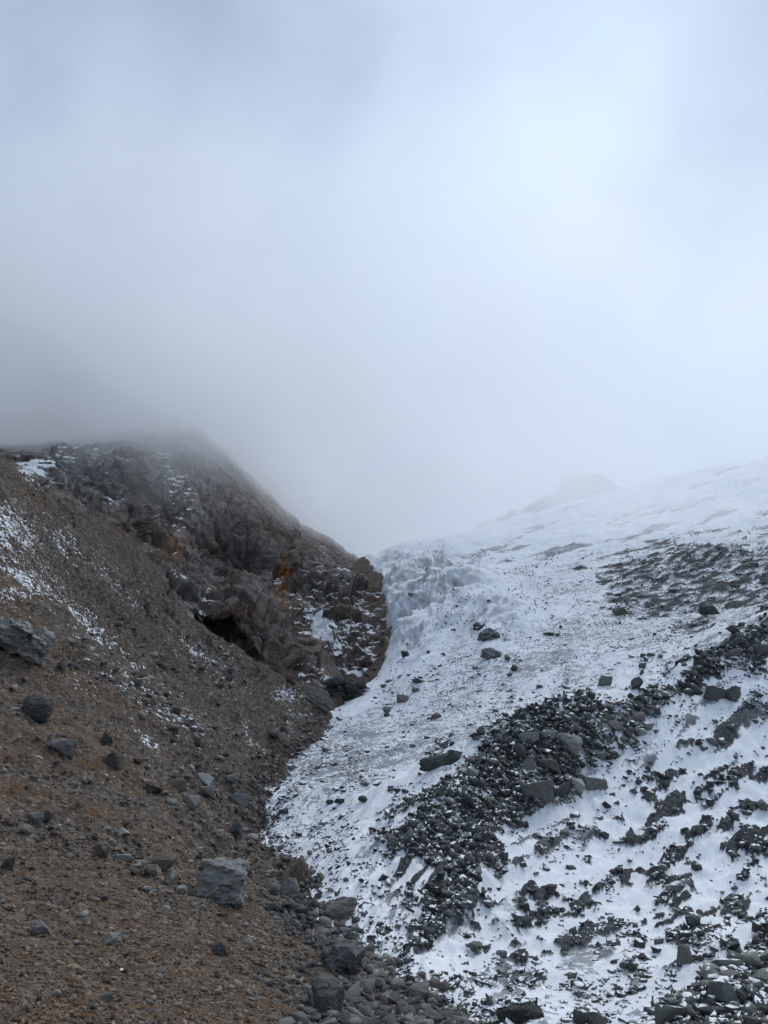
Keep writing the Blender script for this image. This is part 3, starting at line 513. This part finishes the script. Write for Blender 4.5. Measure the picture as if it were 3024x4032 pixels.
# the ones that stand out: (u, v of the foot, width px, height px, material, seed, points, push, roll deg, name, label)
HERO = [
 (868, 3575, 190, 172, m_bp, 402, 16, .85, 7, 'boulder', 'large block-shaped pale grey boulder alone on the lower scree'),
 (138, 2850, 135, 92, m_bg, 405, 40, .1, 28, 'boulder', 'dark grey rounded oval boulder resting on the brown slope'),
 (1165, 3500, 100, 130, m_bt, 409, 12, .5, 25, 'boulder', 'tall tan slab leaning beside the edge of the glacier'),
 (1140, 3530, 70, 70, m_bd, 421, 13, .5, 10, 'boulder', 'dark block under the leaning tan slab'),
 (1345, 3620, 120, 75, m_bg, 413, 12, .7, -6, 'boulder', 'flat-topped grey boulder in the rubble of the gully'),
 (1285, 4010, 125, 160, m_bg, 417, 14, .6, 12, 'boulder', 'grey angular boulder at the end of the brown slope, above the gully rocks'),
 (2050, 4045, 170, 90, m_bd, 425, 22, .35, 4, 'boulder', 'broad dark boulder half sunk in the snow of the gully'),
 (1345, 3850, 170, 120, m_bd, 431, 12, .5, 20, 'boulder', 'long dark boulder where brown scree meets snow'),
 (1650, 3960, 80, 80, m_bg, 433, 12, .5, 0, 'boulder', 'upright grey boulder on the snow-side rim of the gully rocks'),
 (1405, 3835, 60, 45, m_bg, 435, 20, .3, 0, 'boulder', 'small rounded grey boulder behind the long dark one'),
 (1262, 2795, 125, 70, m_bg, 440, 12, .6, 50, 'rock_slab', 'grey slab leaning at the foot of the cliff beside the ice'),
 (235, 2975, 105, 62, m_bg, 443, 12, .5, 20, 'boulder', 'greenish grey flat boulder on the brown slope'),
 (240, 2930, 60, 45, m_bt, 445, 12, .5, 15, 'boulder', 'tan boulder just above the greenish grey flat one'),
 (800, 3090, 70, 42, m_bp, 447, 12, .6, 5, 'boulder', 'pale block, upper of two on the grey rubble'),
 (806, 3140, 72, 52, m_bp, 449, 12, .6, -5, 'boulder', 'pale block, lower of two on the grey rubble'),
 (700, 3115, 70, 50, m_bt, 451, 12, .5, 5, 'boulder', 'squat tan boulder to one side of the two pale blocks'),
 (600, 3120, 65, 36, m_bt, 452, 12, .5, 15, 'boulder', 'low flat tan stone on ochre earth'),
 (755, 3180, 60, 50, m_bg, 453, 12, .5, 10, 'boulder', 'grey boulder below the two pale blocks'),
 (935, 3170, 70, 50, m_bd, 454, 12, .5, 0, 'boulder', 'dark boulder among rubble close to the ice edge'),
 (445, 3020, 80, 60, m_bg, 455, 12, .4, 30, 'boulder', 'green-grey boulder on the middle of the scree'),
 (420, 2940, 50, 60, m_bg, 456, 11, .5, 40, 'boulder', 'narrow grey slab pointing down the scree'),
 (680, 2890, 55, 40, m_bt, 457, 12, .4, 20, 'boulder', 'tan boulder at the upper end of the grey rubble'),
 (390, 3375, 75, 58, m_bt, 458, 12, .5, 8, 'boulder', 'tan blocky boulder on the lower brown slope'),
 (490, 3390, 70, 30, m_bp, 459, 12, .5, 12, 'boulder', 'pale flat stone next to the tan blocky boulder'),
 (480, 3300, 50, 36, m_bp, 460, 11, .5, 35, 'boulder', 'pale wedge-shaped stone tilted on the brown slope'),
 (670, 3485, 45, 58, m_bp, 461, 11, .4, 10, 'boulder', 'pale upright angular stone near the large block'),
 (715, 3525, 40, 34, m_bp, 462, 11, .4, 0, 'boulder', 'small pale stone between the upright stone and the large block'),
 (590, 3450, 70, 45, m_bt, 463, 14, .4, 15, 'boulder', 'rounded tan boulder in a row leading to the large block'),
 (640, 3420, 80, 50, m_bt, 464, 14, .4, 30, 'boulder', 'long tan boulder in a row leading to the large block'),
 (130, 3250, 70, 55, m_bg, 465, 14, .4, 10, 'boulder', 'grey rounded boulder in the cluster high on the lower slope'),
 (180, 3240, 50, 50, m_bg, 466, 12, .4, 10, 'boulder', 'grey angular stone in the cluster high on the lower slope'),
 (110, 3280, 60, 38, m_bt, 467, 12, .4, 10, 'boulder', 'tan low stone in the cluster high on the lower slope'),
 (930, 3290, 52, 48, m_bd, 468, 12, .4, 10, 'boulder', 'dark cube-like stone above the large pale block'),
 (20, 3425, 50, 55, m_bg, 469, 14, .4, 10, 'boulder', 'grey stone sunk in the brown earth'),
 (150, 3690, 75, 60, m_bg, 470, 14, .4, 10, 'boulder', 'squat grey stone in fine brown gravel'),
 (430, 3720, 70, 40, m_bg, 471, 14, .4, 10, 'boulder', 'smooth grey stone in fine brown gravel'),
 (415, 3945, 50, 32, m_bp, 472, 14, .4, 10, 'boulder', 'pale flat stone in fine brown gravel'),
 (860, 3760, 55, 50, m_bg, 473, 14, .4, 10, 'boulder', 'grey pointed stone in reddish gravel'),
 (2232, 2965, 105, 75, m_bp, 474, 12, .5, 18, 'rock_slab', 'pale pointed slab lying on the dark moraine pile'),
 (2118, 3175, 120, 105, m_bm, 475, 12, .5, -10, 'boulder', 'largest smooth-faced boulder in the dark moraine pile'),
 (2270, 3115, 75, 62, m_bp, 476, 12, .4, 10, 'boulder', 'pale rounded boulder at the snowy edge of the moraine pile'),
 (2355, 3110, 95, 48, m_bd, 477, 12, .5, 15, 'boulder', 'dark sharp boulder at the snowy edge of the moraine pile'),
 (2215, 3150, 80, 60, m_bm, 478, 12, .5, -25, 'boulder', 'tilted dark boulder beside the largest one in the moraine'),
 (2070, 3025, 85, 42, m_bm, 479, 11, .5, -18, 'rock_slab', 'thin tilted slab roofing a dark gap in the moraine'),
 (2165, 3045, 95, 48, m_bg, 480, 11, .5, 28, 'rock_slab', 'grey slab leaning against the thin tilted one'),
 (2165, 2915, 60, 40, m_bm, 481, 12, .5, 10, 'boulder', 'squared rock on top of the moraine pile'),
 (2080, 2920, 85, 40, m_bm, 482, 12, .5, -8, 'boulder', 'long flat rock on the crest of the moraine pile'),
 (2508, 2835, 62, 38, m_pink, 483, 14, .5, 0, 'boulder', 'pinkish pale boulder on the moraine crest'),
 (2390, 2840, 60, 50, m_bd, 484, 12, .5, 5, 'boulder', 'dark block beside the pinkish boulder'),
 (2385, 2705, 56, 48, m_bp, 485, 12, .6, 0, 'boulder', 'pale square block standing on the snow behind the moraine'),
 (2512, 2712, 46, 52, m_bd, 486, 12, .5, 12, 'boulder', 'dark block standing on the snow behind the moraine'),
 (2590, 2732, 48, 38, m_bg, 487, 24, .2, 0, 'boulder', 'rounded grey block on the snow, last of three behind the moraine'),
 (2815, 2775, 90, 75, m_bm, 488, 13, .4, 25, 'boulder', 'big pointed boulder on the upper moraine crest'),
 (2900, 2760, 90, 60, m_bd, 489, 13, .4, 0, 'boulder', 'dark boulder beside the big pointed one on the crest'),
 (3010, 2590, 60, 45, m_bd, 490, 13, .4, 0, 'boulder', 'dark boulder high on the moraine crest'),
 (2900, 2555, 50, 42, m_bd, 491, 13, .4, 0, 'boulder', 'square dark rock breaking the crest of the moraine against the snow'),
 (2800, 2425, 76, 46, m_bd, 492, 20, .3, 0, 'boulder', 'dark rounded boulder on the snow below the rubble hummock'),
 (2445, 2425, 55, 40, m_bg, 493, 14, .5, 0, 'boulder', 'grey block on the snow below the rubble hummock'),
 (1790, 3000, 62, 65, m_bd, 494, 11, .5, 35, 'boulder', 'dark upright rock poking from the snow at the moraine\'s end'),
 (1715, 3030, 130, 52, m_bd, 495, 12, .5, -18, 'boulder', 'long dark rock lying in the snow at the moraine\'s end'),
 (1720, 2830, 42, 30, m_bg, 496, 12, .5, 0, 'boulder', 'small grey block on the speckled middle of the glacier'),
 (1585, 2770, 48, 42, m_bg, 497, 12, .5, 20, 'boulder', 'grey stone low on the smooth snow near the cliff'),
 (1650, 2695, 62, 36, m_bs, 498, 12, .5, -20, 'boulder', 'snow dusted rock on the glacier above the smooth snow'),
 (2700, 3800, 60, 70, m_bg, 499, 18, .3, 30, 'boulder', 'smooth grey boulder on snow at the rim of the rock bank'),
 (2730, 3650, 50, 40, m_bd, 500, 16, .3, 0, 'boulder', 'dark rounded boulder alone in the snow of the steep bank'),
 (2330, 4060, 110, 75, m_bm, 501, 18, .3, 0, 'boulder', 'olive grey boulder rising from the snow at the gully floor'),
 (1870, 3750, 50, 40, m_bd, 502, 16, .3, 0, 'boulder', 'dark boulder at the tail of the moraine rubble'),
 (2060, 3600, 50, 40, m_bd, 503, 16, .3, 0, 'boulder', 'dark boulder under the snow step of the moraine'),
]
for (u, v, w, h, m, seed, npt, push, roll, nm, lab) in HERO:
    g, r = ground(u, min(v - 0.12 * h, 4040)); W, H = w * r / F, h * r / F
    if r > 400: continue
    V, f = hull(seed, npt, (W, 0.5 * (W + H) * 0.95, H), bevel=0.03 if npt < 20 else 0.06, fine=2 if w < 90 else 4, rough=0.035 if w < 150 else 0.075 * W / 2.6, push=push)
    V = V.copy(); c, s_ = math.cos(R(roll) * .6), math.sin(R(roll) * .6); V = np.stack([V[:, 0] * c + V[:, 2] * s_, V[:, 1], -V[:, 0] * s_ + V[:, 2] * c], 1)
    me = rock_mesh(nm, V, f, m); sharp(me)
    put(nm, me, (g[0], g[1] + 0.2 * W, g[2] - (0.16 if w > 150 else 0.24) * H), (1, 1, 1), (0, 0, 0), lab, 'slab' if nm == 'rock_slab' else 'boulder'); TAKEN.append((g, W))
LANDMARKS = {
 'gully_rock': [(1285, 3950, 'heaped against the grey boulder ending the brown slope'), (1650, 3930, 'heaped by the upright boulder on the gully rim'), (1345, 3830, 'heaped below the long dark boulder'), (1600, 4032, 'heaped at the lowest part of the gully rim')],
 'wet_rock': [(1345, 3600, 'in the gully by the flat-topped boulder'), (1150, 3520, 'in the gully under the leaning slab'), (1330, 3760, 'in the gully above the long dark boulder'), (1020, 3600, 'in the gully below the large pale block')],
 'bank_rock': [(2700, 3800, 'on the rubble bank near the smooth boulder on snow'), (3000, 3750, 'on the upper rubble bank beside the snow'), (2900, 4000, 'deep in the rubble bank'), (2650, 4030, 'at the low tip of the rubble bank')],
 'moraine_rock': [(2232, 2930, 'beside the pale pointed moraine slab'), (2118, 3130, 'beside the smooth-faced moraine boulder'), (2508, 2820, 'near the pinkish moraine boulder'), (2815, 2740, 'near the big pointed crest boulder'), (3010, 2560, 'high on the moraine crest'), (2000, 2950, 'on the shoulder of the moraine pile'), (1750, 3150, 'where the moraine pile thins into snow'), (1950, 3300, 'below the snow pocket in the moraine'), (1800, 3600, 'in the tail of the moraine'), (2355, 3080, 'at the snowy edge of the moraine pile')],
 'scree_rock': [(868, 3490, 'on scree around the large pale block'), (800, 3110, 'on rubble by the two pale blocks'), (138, 2800, 'on scree near the oval boulder'), (235, 2950, 'on scree near the greenish flat boulder'), (390, 3340, 'on scree near the tan blocky boulder'), (130, 3240, 'on scree near the cluster of stones'), (430, 3700, 'in the fine brown gravel'), (1000, 2850, 'on rubble under the cliff foot'), (500, 2650, 'on the snow-flecked upper scree'), (950, 3300, 'on rubble beside the ice edge'), (900, 3850, 'in the reddish lower gravel'), (445, 2990, 'near the green-grey boulder of the middle scree')],
 'glacier_rock': [(1750, 2850, 'on the speckled middle of the glacier'), (1500, 2750, 'on smooth snow near the cliff'), (2385, 2690, 'near three blocks behind the moraine'), (2800, 2400, 'below the rubble hummock'), (1925, 2520, 'near the ice-bound blocks'), (1350, 3050, 'near the undercut ice edge'), (1400, 3350, 'on the low tongue of ice'), (1715, 3000, 'near the long dark rock in the snow'), (2300, 2250, 'on the upper snow beside the hummock'), (1650, 2250, 'on the icefall')],
 'bank_stone': [(2730, 3630, 'in snow near the lone rounded boulder'), (2900, 2950, 'in snow under the moraine crest'), (2300, 3800, 'in snow on the dark knob'), (2450, 3300, 'in snow beside the striped snow chute'), (3000, 3400, 'in snow on the middle of the bank'), (2000, 3850, 'in snow above the gully floor'), (1700, 3650, 'in snow by the moraine tail')]}
def scatter(n, weight, pmin, pmax, power, mats, seed, name, labels, cat, group, sink=0.22, tilt=0.8, mmin=0.0):
    g = np.random.default_rng(seed); i, p = pick(weight, n * 6, g); made = 0
    px = pmin * (1 - g.uniform(0, 1, n * 6) * (1 - (pmin / pmax) ** power)) ** (-1 / power); order = np.argsort(-px[:n * 2])
    for j in list(order) + list(range(n * 2, n * 6)):
        if made >= n: break
        W = max(px[j] * RR[i[j]] / F, mmin)
        if not clear(p[j], W): continue
        TAKEN.append((p[j], W)); k = int(g.integers(0, len(mats))); kv = int(g.integers(0, len(HULLS))); me = variant(mats[k], kv)
        sh = HULLS[kv][0]; fl = np.ptp(sh[:, 2]) / np.ptp(sh[:, 0]); uu, vv = UT[i[j]], VT[i[j]]
        size = 'large' if px[j] > pmin * 1.9 else 'small' if px[j] < pmin * 1.25 else 'middling'; form = 'flat' if fl < 0.45 else 'blocky' if fl > 0.62 else 'angular'
        near_ = min(LANDMARKS[name], key=lambda q_: (q_[0] - uu) ** 2 + (q_[1] - vv) ** 2)[2]
        lab = '%s %s %s %s' % (size, form, labels[k], near_)
        put(name, me, (p[j][0], p[j][1], p[j][2] - sink * W * 0.6), (W, W * g.uniform(.8, 1.1), W * g.uniform(.75, 1.1)), (g.normal() * .28 * tilt, g.normal() * .28 * tilt, g.uniform(0, 6.28)), lab, cat, group); made += 1
GULLY = [(1230, 3900), (1380, 3800), (1480, 3850), (1560, 3880), (1660, 3950), (1760, 4060), (1100, 4060)]
DARKG = [(1020, 3560), (1250, 3560), (1420, 3620), (1420, 3740), (1300, 3780), (1150, 3680)]
gul = inpoly(UT, VT, GULLY) * 1.0; dkg = inpoly(UT, VT, DARKG) * 1.0
scatter(200, gul * (S < 3), 32, 90, 1.7, [m_bg, m_bd, m_bg], 61, 'gully_rock', ['grey rock', 'dark rock', 'grey rock'], 'rock', 'rocks heaped in the gully')
scatter(120, dkg, 22, 60, 1.8, [m_bd, m_bd, m_bg], 62, 'wet_rock', ['dark rock', 'dark rock', 'grey rock'], 'rock', 'rocks in the gully below the block')
scatter(130, corner * (S > 1) * 1.0, 36, 110, 1.6, [m_bm, m_bm, m_bg], 63, 'bank_rock', ['greenish rock', 'greenish rock', 'grey rock'], 'rock', 'rocks on the rubble bank')
core = mor * inpoly(UT, VT, [(1700, 3350), (1900, 2960), (2200, 2780), (2700, 2600), (3060, 2430), (3060, 2680), (2700, 2800), (2450, 3050), (2200, 3250), (1900, 3500)])
scatter(298, isI * (core + 0.30 * mor), 22, 64, 2.0, [m_bm, m_bm, m_bd, m_bg], 64, 'moraine_rock', ['greenish rock', 'greenish rock', 'blackish rock', 'grey rock'], 'rock', 'rocks of the moraine pile', tilt=1.6)
scatter(260, isS * notcl * (0.15 + rub) * (VT > 2450) * (1 - gul) * (1 - dkg), 19, 46, 2.4, [m_bt, m_bg, m_bp], 65, 'scree_rock', ['tan stone', 'grey stone', 'pale stone'], 'stone', 'stones lying on the scree slope')
scatter(200, isI * (1 - mor) * (RR < 200) * (1 - 0.7 * face) * (1 - corner) * (0.3 + 0.7 * (VT > 2450)), 16, 46, 2.0, [m_bs, m_bd], 66, 'glacier_rock', ['snow dusted stone', 'dark stone'], 'stone', 'stones lying on the glacier', sink=0.3)
scatter(120, isI * (1 - mor) * face * (1 - corner) * (deb ** 2), 20, 50, 2.2, [m_bd, m_bm], 67, 'bank_stone', ['blackish stone', 'greenish stone'], 'stone', 'stones in the snowy bank', sink=0.45)

# the rock ledge at the left edge, and the block at the foot of the cliff
def big(name, u, v, w, h, D, m, seed, label, roll=0, npt=16, push=.6, foot=0.2):
    c = P(u, v, D); W, H = w * D / F, h * D / F
    V, f = hull(seed, npt, (W, 0.7 * W, H), bevel=0.03, fine=4, rough=0.09 * W / 4, push=push)
    cc, s_ = math.cos(R(roll)), math.sin(R(roll)); V = np.stack([V[:, 0] * cc + V[:, 2] * s_, V[:, 1], -V[:, 0] * s_ + V[:, 2] * cc], 1)
    me = rock_mesh(name, V, f, m); sharp(me); put(name, me, (c[0], c[1] + 0.25 * W, c[2] - foot * H), (1, 1, 1), (0, 0, 0), label, 'rock')
g, r = ground(40, 2600); big('rock_outcrop', 10, 2590, 330, 160, g[1], m_bp, 610, 'dark grey jagged rock outcrop jutting from the brown slope over ochre earth', 22, 18, .5, 0.15)
g, r = ground(1335, 2768); big('cliff_block', 1345, 2768, 215, 105, g[1] - 2, m_bd, 611, 'huge dark square block lying between cliff foot and ice', 6, 14, .82, 0.1)
for k, (u, v, w, h, lab) in enumerate([(1925, 2520, 95, 55, 'grey ice-bound block, upper of three below the icefall'), (1935, 2590, 85, 50, 'grey ice-bound block, lowest of three below the icefall'), (1890, 2480, 55, 40, 'small grey ice-bound block, first of three below the icefall')]):
    g, r = ground(u, v); big('ice_block', u, v, w, h, g[1], m_bs, 620 + k, lab, -10, 14, .7, 0.1)

# ------------------------------------------------------------------ haze and cloud
def volume_mat(name, color, density_fn=None, density=0.0):
    m = bpy.data.materials.new(name); m.use_nodes = True; t = m.node_tree; t.nodes.clear(); o = t.nodes.new('ShaderNodeOutputMaterial')
    pv = t.nodes.new('ShaderNodeVolumePrincipled'); pv.inputs['Color'].default_value = (*color, 1); pv.inputs['Density'].default_value = density; pv.inputs['Anisotropy'].default_value = 0.55
    t.links.new(pv.outputs[0], o.inputs['Volume'])
    if density_fn: t.links.new(density_fn(N(t)), pv.inputs['Density'])
    return m
def boxobj(name, lo, hi, m, **k):
    v = [(x, y, z) for x in (lo[0], hi[0]) for y in (lo[1], hi[1]) for z in (lo[2], hi[2])]
    return link(name, v, [(0, 1, 3, 2), (4, 6, 7, 5), (0, 4, 5, 1), (2, 3, 7, 6), (0, 2, 6, 4), (1, 5, 7, 3)], m, smooth=False, **k)
def cloud_density(n):
    x = n.sep(n.co.outputs['Position'])
    w = n.math('MULTIPLY', n.math('SUBTRACT', n.noise(0.014, 3, 0.5), 0.5), 60.0)
    h = n.math('ADD', n.math('ADD', x[2], w), n.math('MULTIPLY', n.math('SUBTRACT', x[1], 240.0), 0.22))
    d = n.math('MULTIPLY', n.math('MULTIPLY', n.ss(26.0, 85.0, h), n.ss(480.0, 290.0, x[1])), 0.011)
    d = n.math('ADD', d, n.math('MULTIPLY', n.ss(340.0, 430.0, x[1]), 0.0070))
    d = n.math('MULTIPLY', d, n.math('SUBTRACT', 1.0, n.math('MULTIPLY', n.ss(40.0, 130.0, x[0]), 0.55)))
    left = n.math('MULTIPLY', n.ss(-15.0, -75.0, x[0]), n.ss(34.0, 88.0, h))          # thickest against the mountainside
    d = n.math('ADD', d, n.math('MULTIPLY', left, 0.0135))
    d = n.math('MULTIPLY', d, n.ss(0.27, 0.62, n.noise(0.022, 4, 0.55, off=(30, 7, 3))))
    d = n.math('MULTIPLY', d, 1.5)
    d = n.math('MULTIPLY', d, n.ss(130.0, 215.0, x[1]))
    d = n.math('MULTIPLY', d, n.ss(200.0, 110.0, x[2]))
    d = n.math('MULTIPLY', d, n.ss(595.0, 450.0, x[1]))
    return n.math('MULTIPLY', d, n.ss(490.0, 350.0, n.math('ABSOLUTE', x[0])))
boxobj('cloud', (-500, 125, 12), (500, 600, 240), volume_mat('cloud', (0.980, 0.991, 1.0), cloud_density), kind='stuff', label='grey cloud hanging low over cliff and glacier')
